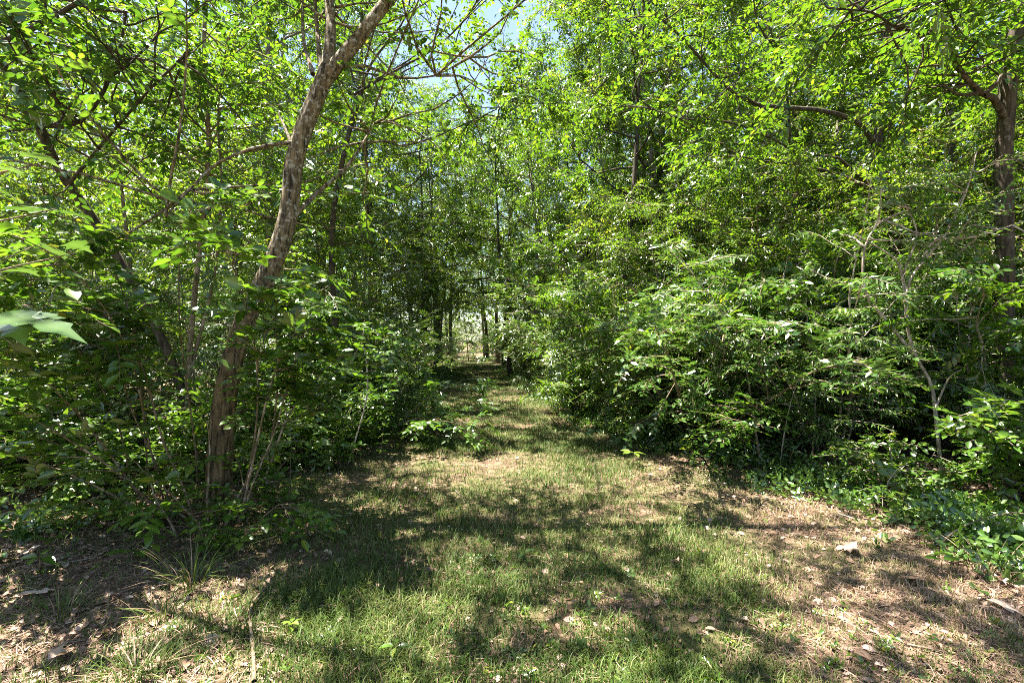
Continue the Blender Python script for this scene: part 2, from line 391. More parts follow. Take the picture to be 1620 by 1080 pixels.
# ------------------------------------------------------------------ tree and shrub kinds
tree_kind = []
for q, (h, cr, t0, tr, lean) in enumerate([(17, 3.6, .22, .17, (.8, .3)), (19, 3.9, .25, .22, (-.6, .5)), (15, 3.3, .18, .13, (.5, -.6)), (20, 4.2, .28, .26, (.2, .4)), (16, 3.2, .2, .15, (-1.2, 0)), (14, 3.6, .3, .14, (.6, -.3))]):
    r = thing('tree', 'kind', 'tree', (0, 0, 0))
    build_tree(r, h, cr, t0, tr, 24, 10, 10, 9, .125, [M_BARK_GREY, M_BARK_DARK, M_BARK_GREY, M_BARK_DARK, M_BARK_GREY, M_BARK_DARK][q], M_TREE, [LEAF2, NARROW, LEAF2, LEAF2, NARROW, LEAF2][q], lean, up=[.55, .55, .55, .55, .55, .2][q])
    tree_kind.append(r)
under_kind = []
for q, (h, cr, t0, tr) in enumerate([(6.5, 2.2, .12, .045), (8, 2.5, .14, .06), (5.2, 2.0, .1, .04)]):
    r = thing('sapling', 'kind', 'tree', (0, 0, 0))
    build_tree(r, h, cr, t0, tr, 20, 9, 9, 8, .10, M_TWIG, M_TREE, LEAF2, (.5*(q-1), .3), up=.5, hang=.25, sides=7)
    under_kind.append(r)
shrub_kind = []
for q, (h, r_, ns_) in enumerate([(2.6, 1.5, 13), (3.2, 1.7, 14), (2.1, 1.3, 12), (2.8, 1.8, 15)]):
    r = thing('shrub', 'kind', 'shrub', (0, 0, 0))
    build_shrub(r, h, r_, ns_, 13, 9, 10, [.085, .10, .075, .09][q], [M_SHRUB, M_SHRUB, M_NEAR, M_TREE][q], [M_TWIG, M_TWIG_PALE][q % 2], [LEAF2, NARROW, LEAF2, LEAF4][q], .10, tilt=[.25, .5, .3, .6][q], hang=[.05, .35, .1, .2][q])
    shrub_kind.append(r)
_used = set()
def put(kinds, k, x, y, rot, s, label, group, name=None):
    src = kinds[k]
    if src.name not in _used:
        _used.add(src.name); src.location = foot(x, y); src.rotation_euler = (0, 0, rot); src.scale = (s,)*3
        src['label'] = label; src['group'] = group; return src
    return copy_thing(src, foot(x, y), rot, s, label, group)

ORD = ['first', 'second', 'third', 'fourth', 'fifth', 'sixth', 'seventh', 'eighth', 'ninth', 'tenth', 'eleventh', 'twelfth', 'thirteenth', 'fourteenth', 'fifteenth', 'sixteenth', 'seventeenth', 'eighteenth', 'nineteenth', 'twentieth']+['twenty-'+o_ for o_ in ('first', 'second', 'third', 'fourth', 'fifth')]
def rank(spots):
    """for each spot: the side of the path's far end it shows on and its order outwards from there"""
    px = [810+F*q[0]/q[1]-745 for q in spots]; out = [None]*len(spots)
    for side, sg in (('left', -1), ('right', 1)):
        ids = sorted([i for i in range(len(spots)) if (px[i] < 0) == (sg < 0)], key=lambda i: abs(px[i]))
        for n, i in enumerate(ids): out[i] = (side, ORD[n])
    return out
# tall trees: x, y, kind, scale
tall = [(-4.4, 29.5, 1, .8), (-3.9, 31, 4, .8), (-2.6, 47, 0, .8),
        (-6.2, 12.5, 0, .85), (-8.2, 16, 2, .95), (-5.6, 19, 3, .85), (-7.2, 23, 0, 1), (-12, 21, 1, 1), (-8.5, 30, 2, 1.1),
        (4.3, 14.5, 2, 1), (5.5, 18.5, 3, .95), (7.8, 12.5, 0, .9), (10.5, 10, 1, .9), (9.5, 16.5, 4, 1), (3.4, 23, 4, 1), (7, 24, 1, 1), (12.5, 20, 2, 1.05), (2.4, 31, 0, 1), (6, 33, 3, 1.05), (1.2, 40, 2, 1),
        (.9, 19.5, 2, .9), (-1.0, 34.5, 0, .9), (-4.0, 25.5, 4, .85), (-.2, 27, 4, .9), (9.2, 9.6, 2, .9), (8.5, 20, 0, 1), (4.6, 27.5, 2, 1), (9.5, 27, 3, 1), (-9.5, 24.5, 3, 1), (-6.3, 30, 4, 1), (.6, 50, 1, 1), (-4.0, 22, 5, .9), (-.1, 22.5, 5, .85), (-.5, 30, 5, 1), (-5.2, 34, 5, 1), (-2.1, 41, 5, 1.1), (-6.6, 50, 5, 1.2), (2.8, 13.4, 5, .9), (2.7, 16.6, 2, .95)]
for q, ((x, y, k, s), (side, n)) in enumerate(zip(tall, rank(tall))):
    put(tree_kind, k, x, y, q*1.7, s, 'tall %s-barked tree, %s trunk counting %s from the far end of the path' % (['grey', 'dark', 'grey', 'dark', 'grey', 'dark'][k], n, side), 'tall trees of the wood')
und = [(-4.3, 10.2, 0, .9), (-6.6, 8.6, 1, .9), (-8.6, 6.6, 0, 1), (-4.6, 15, 1, .9), (-5.2, 20.5, 0, 1), (-6.2, 15.5, 2, 1.1), (-5.4, 26, 1, 1.0), (-10, 12, 2, 1.2),
       (5.2, 10.8, 0, .9), (7.4, 9.2, 1, .9), (9.3, 7.4, 0, 1), (3.3, 14.5, 2, 1), (2.6, 18.5, 1, .8), (1.6, 25, 0, .9), (0.8, 31, 1, .9), (6.8, 14, 2, 1.1), (4.8, 22, 0, 1.1), (11, 13, 2, 1.3), (-3.6, 40, 0, 1),
       (6.3, 11.6, 1, .95), (8.6, 10.4, 2, 1.2), (5.6, 15.6, 1, 1.1), (3.6, 20.5, 0, 1.1), (2.6, 27, 2, 1.2), (8, 17.5, 1, 1.2), (-7.8, 12.6, 0, 1.1), (-5.4, 23, 2, 1.1), (4.5, 8.9, 2, .85), (6.5, 7.9, 0, .75), (8.3, 6.7, 2, .95), (3.4, 10.6, 0, .7)]
for q, ((x, y, k, s), (side, n)) in enumerate(zip(und, rank(und))):
    put(under_kind, k, x, y, q*2.1+.5, s, 'slim leafy sapling behind the shrubs, %s counting %s from the far end of the path' % (n, side), 'saplings behind the shrubs')
# shrubs
shr = [(2.85, 7.5, 0, 1.12, 'dense shrub at the corner where the clearing narrows to the path'),
       (4.5, 6.9, 1, 1.0, 'tall dense shrub behind the thin pale dead stem'), (6.1, 6.2, 3, 1.0, 'dense shrub between the pale forked sapling and the dark straight trunk')]
right_row = [(2.5, 9.8, 2, 1.45), (2.3, 12, 3, 1.1), (2.1, 14.6, 0, 1.2), (1.9, 17.4, 1, 1.0), (1.7, 20.5, 3, .9), (1.2, 24, 0, 1), (1.0, 28, 1, .9)]
left_row = [(-3.3, 8.9, 2, 1.0), (-3.6, 11.6, 0, .95), (-4.2, 14.6, 3, .9), (-4.7, 17.8, 1, .9), (-5.1, 21.5, 0, 1)]
for n, a in enumerate(right_row): shr.append(a+('dense shrub along the right edge of the path, %s beyond the corner shrub' % ORD[n],))
for n, a in enumerate(left_row): shr.append(a+('dark shrub along the left edge of the path, %s in line behind the drooping bush' % ORD[n],))
shr += [(-5.7, 25.5, 3, 1, 'shrub beside the pair of far trunks left of the path'), (-.4, 38, 0, 1.1, 'far shrub closing in on the right side of the distant path'), (-7.1, 40, 1, 1.1, 'far shrub on the left of the distant path, beyond the pair of trunks'), (-.9, 49, 3, 1.2, 'far shrub at the right of the bright end of the path'), (-7.6, 60, 1, 1.7, 'far pale shrub closing the end of the path'), (3.7, 8.2, 3, 1.15, 'bushy shrub wedged between the corner shrub and the tall dense shrub'), (5.4, 7.9, 2, 1.5, 'small-leaved shrub rising behind the pale forked sapling'), (5.2, 9.2, 3, 1.1, 'broad shrub showing over the top of the tall dense shrub'), (7.6, 7.4, 1, 1, 'tall shrub behind the dark straight trunk'), (4.4, 12, 1, 1.1, 'tall shrub behind the second row, showing above the corner shrub'),
        (-5.0, 7.6, 1, .95, 'tall shaded shrub straight behind the leaning tree'), (-6.2, 5.8, 3, .9, 'wide shaded shrub behind the arching shrub, nearest the edge of the view'),
        (-5.6, 10.8, 1, 1, 'shrub deep in shade behind the drooping bush'), (-7.4, 8, 0, 1.1, 'large shaded shrub behind the slim two-stemmed tree'), (-8.0, 53, 3, 1.3, 'small far shrub beside the bright end of the path')]
for q, (x, y, k, s, lb) in enumerate(shr): put(shrub_kind, k, x, y, q*1.3, s, lb, 'shrubs along the path')

# the far wood behind everything, one mass of leaves
def far_wood():
    g = Geo(); n = 190000
    ang = rng.uniform(-1.2, 1.2, n); d = 24+56*rng.random(n)**.8
    x = np.sin(ang)*d; y = np.cos(ang)*d
    # clumps
    top = 9+9*fbm(x*.12+5, y*.12+5)+d*.08
    z = top*rng.random(n)**1.15
    ok = (fbm(x*.35+z*.3, y*.35-z*.25) > .36) & ((np.abs(x-path_x(y)) > 9) | (y > 66)) & ~((np.abs(x-path_x(y)) < 2.2+0*y) & (z < 4.5) & (y < 70))
    P = np.stack([x, y, z+gz(x, y)*0], 1)[ok]; m = len(P)
    X = rng.normal(0, 1, (m, 3))*np.array([1, 1, .5]); Nn = rng.normal(0, .6, (m, 3))+np.array([0, 0, 1.])
    leaf_mesh((P, leaf_frames(X, Nn), .42+.45*rng.random(m)), LEAF2, g)
    o = link('distant_wood', g.mesh('distant_wood', M_TREE), kind='stuff')
    o['label'] = 'distant green wood beyond the end of the path'; o['category'] = 'woodland'
far_wood()

# ------------------------------------------------------------------ the leaning tree beside the path
def ctrl(pts, d0, d1=None):
    n = len(pts); d1 = d0 if d1 is None else d1
    return np.array([at(px, py, d0+(d1-d0)*q/(n-1)) for q, (px, py) in enumerate(pts)])
def limb_part(root, line, r0, r1, k=14, sides=8, bark=None, jit=.04, name='limb', flute=0.0, curve=1.0, under=None):
    L0 = np.array(root.location); p = smooth_line(line, k)-L0
    rr = r0+(r1-r0)*np.linspace(0, 1, k)**curve
    g = Geo(); g.add(*tubes(p[None], rr[None], sides, jit, flute)); limb_part.made = link(name, g.mesh(name, bark), under or root); return p
D0 = 4.5
b = at(345, 812, D0); b[2] = float(gz(b[0], b[1]))
mt = thing('leaning_tree', 'leaning tree with mottled pale bark forking high beside the path', 'tree', b)
tl = ctrl([(343, 830), (350, 700), (360, 610), (388, 505), (428, 425), (455, 345), (467, 250), (490, 180), (520, 108)], D0, D0+.2)
p = smooth_line(tl, 110)-b
zz = np.linspace(0, 1, 110); rr = .100-.022*zz**.8+.045*np.exp(-zz*24)
V, Q = tubes(p[None], rr[None], 44)
V = V.reshape(110, 44, 3); th = np.arange(44)*2*np.pi/44; cen = p[:, None]
ca, sa = np.cos(th)[None]*2.2, np.sin(th)[None]*2.2
rid = np.abs(vnoise(ca*2.6+sa*1.3+10, sa*2.6-ca*1.3+zz[:, None]*9+5)-.5)*2
rid2 = fbm(ca*1.2+zz[:, None]*6+3, sa*1.2+zz[:, None]*4+17)-.5
bump_ = (1-.7*np.clip((zz-.25)*3, 0, 1))[:, None]
V = cen+(V-cen)*(1+.20*(rid-.4)*bump_+.22*rid2+.25*np.exp(-zz*24)[:, None]*np.sin(th*4+.7)[None])[..., None]
g = Geo(); g.add(V.reshape(-1, 3), Q); mt_trunk = link('trunk', g.mesh('trunk', M_BARK_MAIN), mt); tp = p
f0 = D0+.2
fork = [([(512, 128), (523, 60), (520, 0), (508, -90), (500, -220)], .060, .035), ([(516, 122), (560, 70), (615, 0), (690, -85), (790, -180), (920, -290), (1060, -380)], .075, .03),  # right fork drawn out past the frame, added length shades the floor
        ([(508, 118), (503, 60), (498, 0), (488, -100)], .026, .015)]
lim = []
for pts, a0, a1 in fork: lim.append(limb_part(mt, ctrl(pts, f0, f0+.5), a0, a1, 12, 10, M_BARK_MAIN, under=mt_trunk))
small = [([(462, 345), (505, 302), (545, 268), (575, 225), (592, 195)], .026, .010, 1.0), ([(463, 232), (452, 205), (440, 178)], .018, .008, .2),
         ([(462, 225), (400, 235), (345, 258), (300, 300), (262, 342)], .018, .008, -.5), ([(495, 118), (480, 60), (478, -20)], .022, .012, .4),
         ([(535, 106), (580, 105), (630, 122), (690, 120), (740, 90)], .016, .006, .8)]
for pts, a0, a1, dd in small: lim.append(limb_part(mt, ctrl(pts, f0-.1, f0+dd), a0, a1, 9, 7, M_BARK_MAIN, under=mt_trunk))
# its own leafy boughs, mostly above the frame, spaced to dapple the clearing
tops = [lim[0], lim[1]]
P = np.concatenate([p[4:] for p in tops]+[lim[3][6:], lim[5][6:], lim[7][6:]]); P = np.repeat(P, 6, 0)[rng.random(len(P)*6) < .6]
D = nrm(rng.normal(0, 1, P.shape)*np.array([1, 1, .35])+np.array([.1, .0, .25]))
bo = grow(P, D, .8+1.5*rng.random(len(P)), 7, .14, .02)
P, T, t = sample_on(bo, 4, .3, 1); D = nrm(T*.5+rng.normal(0, .8, T.shape)*np.array([1, 1, .4]))
lv = spray(P, D, .22+.2*rng.random(len(P)), 8, .10, .4, .3, .95, hang=.3)
g = Geo(); g.add(*tubes(bo, np.full(bo.shape[:2], 1.)*np.linspace(.014, .004, 7)[None], 5)); g.add(*tubes(lv[3], np.full(lv[3].shape[:2], .002), 3))
link('branches', g.mesh('branches', M_BARK_MAIN), mt, kind='stuff')
near_leaves(mt, lv[:3], LV_POINT, 60, M_NEAR, LEAF4)

# ------------------------------------------------------------------ near shrub at the foot of the leaning tree
b = np.array(foot(-2.75, 4.15))
ns = thing('arching_shrub', 'arching shrub with flat sprays of round leaves in front of the leaning tree', 'shrub', b)
stem_px = [([(300, 850), (235, 790), (170, 735), (100, 690), (30, 650)], 4.3, 3.5), ([(285, 845), (250, 740), (205, 640), (190, 560), (150, 470)], 4.5, 3.6), ([(318, 855), (290, 770), (255, 690), (232, 600), (205, 540), (165, 485)], 4.2, 3.9),
           ([(372, 850), (402, 760), (432, 690), (455, 610), (480, 530), (500, 470)], 4.2, 3.9), ([(385, 840), (425, 740), (455, 660), (500, 600), (540, 560)], 4.5, 4.5), ([(366, 845), (395, 740), (408, 640), (402, 540), (375, 440), (340, 360)], 4.4, 3.4),
           ([(310, 840), (312, 740), (300, 640), (285, 520), (285, 400), (310, 300)], 4.7, 3.7), ([(270, 830), (240, 720), (205, 560), (120, 430), (40, 380)], 4.6, 2.9), ([(255, 835), (190, 740), (110, 640), (20, 560), (-60, 520)], 4.5, 3.0),
           ([(395, 835), (425, 720), (440, 600), (436, 500), (450, 420)], 4.8, 3.5), ([(290, 858), (210, 800), (100, 745), (-20, 705)], 4.1, 3.9), ([(240, 820), (230, 700), (215, 540), (170, 400), (120, 340)], 4.9, 3.6), ([(375, 845), (400, 730), (425, 620), (450, 560), (500, 545)], 4.2, 3.7), ([(215, 815), (190, 680), (130, 560), (50, 480), (-30, 450)], 5.0, 3.3)]
lines = []
for pts, d0, d1 in stem_px:
    p = smooth_line(ctrl(pts, d0, d1), 12); lines.append(p-b)
    limb_part(ns, ctrl(pts, d0, d1), .008+.006*rng.random(), .003, 12, 6, M_TWIG, .05, 'stem')
st = np.stack(lines)
sec, lv = shrub_leaves(st, 1.5, 9, 4, 8, .118, .42, .22, .16, .02)
g = Geo(); g.add(*tubes(sec, np.full(sec.shape[:2], 1.)*np.linspace(.005, .002, 5)[None], 4)); g.add(*tubes(lv[3], np.full(lv[3].shape[:2], .0018), 3)); link('branches', g.mesh('branches', M_TWIG), ns, kind='stuff')
near_leaves(ns, lv[:3], LV_OVAL, 300, M_NEAR, LEAF4)

# ------------------------------------------------------------------ the sapling with large lobed leaves at the edge
b = np.array(foot(-2.3, 1.55))
ml = thing('maple_sapling', 'sapling with large pale lobed leaves reaching in at the very edge', 'sapling', b)
stems_px = [([(-420, 1400), (-330, 900), (-200, 640), (-60, 540), (20, 500)], 1.55, 1.75), ([(-420, 1400), (-330, 800), (-240, 500), (-100, 380), (90, 330)], 1.55, 2.2), ([(-420, 1400), (-340, 760), (-240, 430), (-80, 300), (60, 260)], 1.55, 2.0), ([(-420, 1400), (-330, 820), (-200, 520), (-40, 440), (120, 400)], 1.55, 2.3)]
P = []; X = []
for pts, d0, d1 in stems_px:
    p = limb_part(ml, ctrl(pts, d0, d1), .014, .003, 14, 6, M_TWIG, .03, 'stem')
    for q in range(7, 14):
        for s_ in ((-1, 1)[q % 2],):
            tdir = nrm(p[min(q+1, 13)]-p[q-1]); sd = nrm(np.cross([0, 0, 1.], tdir))
            P.append(p[q]+rng.normal(0, .02, 3)); X.append(nrm(tdir*.55+sd*s_*(.75)+np.array([0, 0, -.15])+rng.normal(0, .15, 3)))
P = np.array(P); X = np.array(X)
q0 = at(-5, 497, 1.45)-b; P = np.vstack([P, q0, q0+[0, .05, -.01]]); X = np.vstack([X, nrm(np.array([1, .15, -.12])), nrm(np.array([.7, -.6, -.3]))])
Nn = np.array([-.1, .1, 1.])+rng.normal(0, .3, P.shape)
sz = .11+.05*rng.random(len(P)); sz[-2:] = (.24, .16); Nn[-2:] = [[-.35, -.25, 1.], [-.3, -.2, 1.]]
near_leaves(ml, (P, leaf_frames(X, Nn), sz), LV_LOBED, 200, M_NEAR, None)

# ------------------------------------------------------------------ other trunks that can be picked out
def special(name, label, base, lines, bark, boughs, ll=.10, lmat=M_TREE, shape=LEAF4, spread=1.5, nper=2, nb=9, n_single=0, t_b=.45, cat='tree'):
    b = np.array(foot(*base)); r = thing(name, label, cat, b); ps = []; trunk_ = None
    for q, (ln, r0, r1, nm) in enumerate(lines):
        ps.append(limb_part(r, ln, r0, r1, 18 if nm == 'trunk' else 14, 12 if nm == 'trunk' else 8, bark, .05, nm, .05 if nm == 'trunk' else 0, under=trunk_))
        if q == 0: trunk_ = limb_part.made
    if boughs:
        P = np.concatenate([ps[i][int(len(ps[i])*t0_):] for i, t0_ in boughs]); P = np.repeat(P, nper, 0)
        D = nrm(rng.normal(0, 1, P.shape)*np.array([1, 1, .4])+np.array([0, 0, .15]))
        bo = grow(P, D, spread*(.5+.7*rng.random(len(P))), 7, .16, .01)
        P, T, t = sample_on(bo, nb, t_b, 1); D = nrm(T*.5+rng.normal(0, .8, T.shape)*np.array([1, 1, .4]))
        lv = spray(P, D, .25+.2*rng.random(len(P)), 9, ll, .4, .3, .95, hang=.25)
        g = Geo(); g.add(*tubes(bo, np.full(bo.shape[:2], 1.)*np.linspace(.012, .004, 7)[None], 5)); g.add(*tubes(lv[3], np.full(lv[3].shape[:2], .002), 3))
        link('branches', g.mesh('branches', bark), r, kind='stuff')
        near_leaves(r, lv[:3], LV_POINT, n_single, lmat, shape)
    return r
def pl(pts, d0, d1=None): return ctrl(pts, d0, d1)
# dark slanting trunk, far left
d = 5.2; p0 = at(330, 640, 6.4)
special('slanting_tree', 'tree with a dark trunk slanting up to the upper corner behind the arching shrub', (p0[0], p0[1]),
        [(pl([(330, 735), (250, 520), (150, 350), (95, 270), (55, 185), (10, 110), (-70, 0), (-160, -130)], 6.4, 4.6), .055, .038, 'trunk'), (pl([(60, 200), (130, 190), (180, 110), (200, 20)], 5.0, 5.0), .025, .01, 'limb'), (pl([(-20, 80), (80, 30), (200, -40), (330, -90)], 4.8, 4.6), .03, .012, 'limb'), (pl([(110, 290), (160, 230), (230, 150), (300, 80)], 5.3, 4.8), .02, .008, 'limb'),
         (np.array([[-5.75, 4.6, 5.6], [-4.6, 3.9, 6.5], [-3.0, 3.3, 7.1], [-1.4, 3.0, 7.4], [.2, 3.1, 7.5]]), .045, .012, 'limb'), (np.array([[-5.7, 4.6, 5.5], [-4.9, 4.5, 6.6], [-3.6, 4.6, 7.6], [-2.4, 4.9, 8.6]]), .04, .012, 'limb'), (np.array([[-5.7, 4.6, 5.55], [-3.6, 4.1, 6.9], [-1.6, 3.85, 7.1], [.4, 3.9, 7.0], [2.2, 4.2, 6.7]]), .04, .012, 'limb')],  # unseen overhead limbs, added to throw dappled shade on the clearing
        M_BARK_DARK, [(0, .72), (1, .2), (2, .3), (3, .2), (4, .4), (4, .45), (5, .5), (6, .4), (6, .5), (6, .7)], .12, M_NEAR, LEAF4, 1.4, 2, 4, 150, t_b=.25)
# slim double stem behind the leaning tree
p0 = at(300, 700, 6.2)
special('slim_tree', 'slim tree with two thin upright stems behind the leaning tree', (p0[0], p0[1]),
        [(pl([(295, 725), (300, 560), (315, 400), (327, 300), (330, 200), (322, 90), (330, -60)], 6.2, 6.0), .034, .02, 'trunk'), (pl([(298, 600), (340, 430), (350, 300), (345, 180), (360, 60)], 6.2, 6.4), .022, .01, 'limb'), (pl([(328, 265), (280, 240), (230, 250), (200, 280)], 6.1, 5.6), .014, .006, 'limb')],
        M_TWIG, [(0, .4), (1, .3)], .09, M_TREE, LEAF4, 1.2, 3, 8)
# wiry tree over the path: open crown of thin crooked branches
p0 = at(560, 640, 9.0)
special('wiry_tree', 'small tree with wiry bare branches against the bright gap of sky', (p0[0], p0[1]),
        [(pl([(540, 690), (530, 520), (525, 370), (545, 240), (572, 145)], 9, 8.6), .06, .035, 'trunk'), (pl([(572, 145), (585, 105), (610, 70), (640, 30), (655, -30)], 8.6, 8.4), .028, .012, 'limb'), (pl([(560, 150), (620, 115), (690, 75), (740, 25), (770, -30)], 8.6, 8.2), .025, .01, 'limb'),
         (pl([(565, 140), (640, 100), (700, 50), (725, 5)], 8.6, 8.8), .018, .008, 'limb'), (pl([(560, 130), (545, 60), (560, -10)], 8.6, 8.6), .02, .01, 'limb'), (pl([(545, 110), (640, 125), (720, 118), (790, 150), (830, 160)], 8.6, 8.0), .016, .006, 'limb'), (pl([(560, 200), (640, 230), (760, 185), (850, 140)], 8.7, 8.2), .016, .006, 'limb')],
        M_BARK_DARK, [(0, .3), (1, .75), (2, .7), (5, .6), (6, .4)], .10, M_TREE, LEAF4, 1.0, 2, 8)
# big dark trunk at the right edge with a crooked limb
p0 = at(1588, 700, 6.0)
special('dark_trunk_tree', 'large tree with a dark straight trunk and crooked limb beside the dense shrubs', (p0[0], p0[1]),
        [(pl([(1585, 745), (1588, 560), (1590, 400), (1588, 250), (1597, 120), (1612, 0), (1625, -120)], 6.0, 5.8), .105, .07, 'trunk'), (pl([(1588, 185), (1572, 155), (1555, 150), (1530, 125), (1512, 100), (1508, 60), (1522, 20), (1530, -40)], 5.85, 5.4), .04, .018, 'limb'), (pl([(1556, 150), (1580, 128), (1600, 95), (1640, 60)], 5.7, 5.6), .03, .02, 'limb'),
         (pl([(1515, 55), (1470, 50), (1420, 45), (1380, 20), (1330, 15)], 5.4, 5.0), .02, .008, 'limb'), (pl([(1545, 148), (1520, 150), (1490, 135)], 5.7, 5.5), .025, .008, 'limb')],
        M_BARK_DARK, [(0, .45), (1, .4), (3, .3)], .10, M_TREE, LEAF4, 1.4, 3, 9)
# leaning grey trunk with horizontal crooked limbs
p0 = at(1440, 640, 9.0)
special('crooked_limb_tree', 'dark tree throwing long crooked limbs towards the path from behind the shrubs', (p0[0], p0[1]),
        [(pl([(1440, 700), (1430, 520), (1415, 380), (1395, 270), (1390, 200), (1395, 100), (1405, -20), (1410, -140)], 9, 9.2), .10, .05, 'trunk'), (pl([(1392, 245), (1360, 195), (1300, 175), (1240, 170), (1180, 160), (1130, 118), (1075, 55), (1020, 10)], 9.1, 7.6), .05, .016, 'limb'),
         (pl([(1420, 330), (1370, 290), (1320, 247), (1275, 256), (1250, 228), (1245, 195), (1180, 155)], 9, 7.9), .036, .016, 'limb'), (pl([(1250, 215), (1245, 150), (1235, 90), (1200, 40), (1190, -20)], 7.9, 7.6), .022, .009, 'limb'),
         (pl([(1245, 232), (1190, 205), (1130, 190), (1060, 185), (1000, 150)], 7.9, 7.2), .016, .006, 'limb'), (pl([(1420, 340), (1350, 285), (1270, 262), (1180, 250), (1120, 215)], 9, 8.2), .03, .008, 'limb')],
        M_BARK_DARK, [(0, .55), (1, .55), (3, .5), (4, .5), (5, .6)], .10, M_TREE, LEAF4, 1.1, 2, 8)
# pale forked dead-looking sapling in front of the right shrubs
p0 = at(1490, 760, 5.3)
special('forked_sapling', 'pale bare sapling forking into crooked stems in front of the dense shrubs', (p0[0], p0[1]),
        [(pl([(1492, 770), (1480, 655), (1472, 605), (1445, 555), (1433, 500), (1437, 450), (1455, 420), (1500, 365), (1530, 300), (1545, 240)], 5.3, 5.4), .02, .006, 'trunk'), (pl([(1445, 560), (1405, 510), (1372, 470), (1365, 420), (1372, 380), (1395, 350), (1440, 330)], 5.3, 5.2), .017, .006, 'limb'),
         (pl([(1434, 500), (1430, 450), (1420, 415), (1395, 395), (1350, 370)], 5.3, 5.1), .017, .005, 'limb'), (pl([(1455, 420), (1480, 380), (1540, 375), (1620, 350)], 5.4, 5.2), .014, .005, 'limb'), (pl([(1430, 430), (1450, 370), (1430, 320), (1410, 290)], 5.3, 5.4), .012, .004, 'limb'), (pl([(1478, 650), (1500, 600), (1520, 585)], 5.3, 5.1), .012, .004, 'limb')],
        M_TWIG_PALE, [(0, .75), (1, .6), (3, .5)], .07, M_SHRUB, LEAF4, .5, 1, 4)

# ------------------------------------------------------------------ grass, straw, litter
def scatter(n, y0, y1, spread, dens):
    """points on the visible floor, thinned by dens(x,y) in 0..1; more points near the eye"""
    out = []; tot = 0
    while tot < n:
        u = rng.random(n); y = y0*(y1/y0)**u
        half = spread(y); x = path_x(y)*0+(rng.random(n)*2-1)*half
        k = rng.random(n) < dens(x, y); out.append(np.stack([x[k], y[k]], 1)); tot += k.sum()
    return np.concatenate(out)[:n]
def off_path(x, y): return (np.abs(x-path_x(y))-path_half(y))
wide = lambda y: np.minimum(1.15*y+.4, 9.0)
def grass_density(x, y):
    o = off_path(x, y); n = fbm(x*1.1+3, y*1.1+8)
    near_left = np.clip((-x-1.3-.12*y)/.8, 0, 1)*(y < 6); near_right = np.clip((x-1.2-.05*y)/1.2, 0, 1)*(y < 7)
    base = np.clip((n-.22)*2.6, .15, 1)
    return np.clip(base*(1-.85*near_left)*(1-.7*near_right)*np.where(o < 0, 1, np.exp(-np.clip(o, 0, 9)*2.2)), .02, 1)
def blades(n, y0, y1, hmin, hmax, wid):
    xy = scatter(n, y0, y1, wide, grass_density); x, y = xy[:, 0], xy[:, 1]
    P = np.stack([x, y, gz(x, y)-.004], 1); m = len(P)
    tall = vnoise(x*2.3+30, y*2.3)
    h = (hmin+(hmax-hmin)*rng.random(m)**1.6)*(.6+.9*tall)
    a = rng.random(m)*2*np.pi; D = np.stack([np.cos(a), np.sin(a), 0*a], 1); S = np.stack([-np.sin(a), np.cos(a), 0*a], 1)
    lean = .25+.8*rng.random(m); wv = wid*(.6+.8*rng.random(m))*np.clip(y/4, 1, 6)**.6
    up = np.array([0, 0, 1.])
    mid = P+up*(h*.6)[:, None]+D*(h*lean*.35)[:, None]; tip = P+up*(h*(1-.25*lean))[:, None]+D*(h*lean)[:, None]
    w1 = (S*wv[:, None]); V = np.stack([P-w1, P+w1, mid+w1*.75, mid-w1*.75, tip], 1)
    Fq = (np.arange(m)*5)[:, None, None]
    quads = (Fq+np.array([[0, 1, 2, 3]])[None]).reshape(-1, 4); tris = (Fq+np.array([[3, 2, 4]])[None]).reshape(-1, 3)
    dry = np.clip(.15+.75*(fbm(x*1.6+50, y*1.6+11)-.45)+.22*np.clip(x-.9, 0, 2)*(y < 8)+.15*np.clip(-x-1.6, 0, 2)*(y < 6)+rng.normal(0, .16, m), 0, 1)
    return V.reshape(-1, 3), quads, tris, np.repeat(dry, 5)
def grass():
    Vs, Q, T, ti = [], [], [], []; n = 0
    for a in [(150000, 1.5, 9, .02, .085, .0026), (70000, 7, 46, .03, .08, .0036)]:
        V, q, t, d_ = blades(*a); Vs.append(V); Q.append(q+n); T.append(t+n); ti.append(d_); n += len(V)
    me = mesh_of('grass', np.concatenate(Vs), [np.concatenate(Q), np.concatenate(T)], M_GRASS, np.concatenate(ti))
    o = link('grass', me, kind='stuff'); o['label'] = 'short patchy grass growing on the path'; o['category'] = 'grass'
grass()
def flat_bits(name, n, y0, y1, lmin, lmax, aspect, mat, dens, label, cat_, shape, rise=.012, tiltn=.35):
    xy = scatter(n, y0, y1, wide, dens); x, y = xy[:, 0], xy[:, 1]; m = len(x)
    P = np.stack([x, y, gz(x, y)+.003+rise*rng.random(m)], 1)
    a = rng.random(m)*2*np.pi; X = np.stack([np.cos(a), np.sin(a), rng.normal(0, tiltn*.35, m)], 1)
    Nn = np.array([0, 0, 1.])+rng.normal(0, tiltn, (m, 3))
    g = Geo(); sh = (shape[0]*np.array([1, aspect, 1]), shape[1])
    leaf_mesh((P, leaf_frames(X, Nn), lmin+(lmax-lmin)*rng.random(m)**2), sh, g)
    o = link(name, g.mesh(name, mat), kind='stuff'); o['label'] = label; o['category'] = cat_
STRIP = (np.array([[0, -.5, 0], [.5, -.5, .06], [1, -.3, 0], [1, .3, 0], [.5, .5, .06], [0, .5, 0]]), np.array([[0, 1, 4, 5], [1, 2, 3, 4]]))
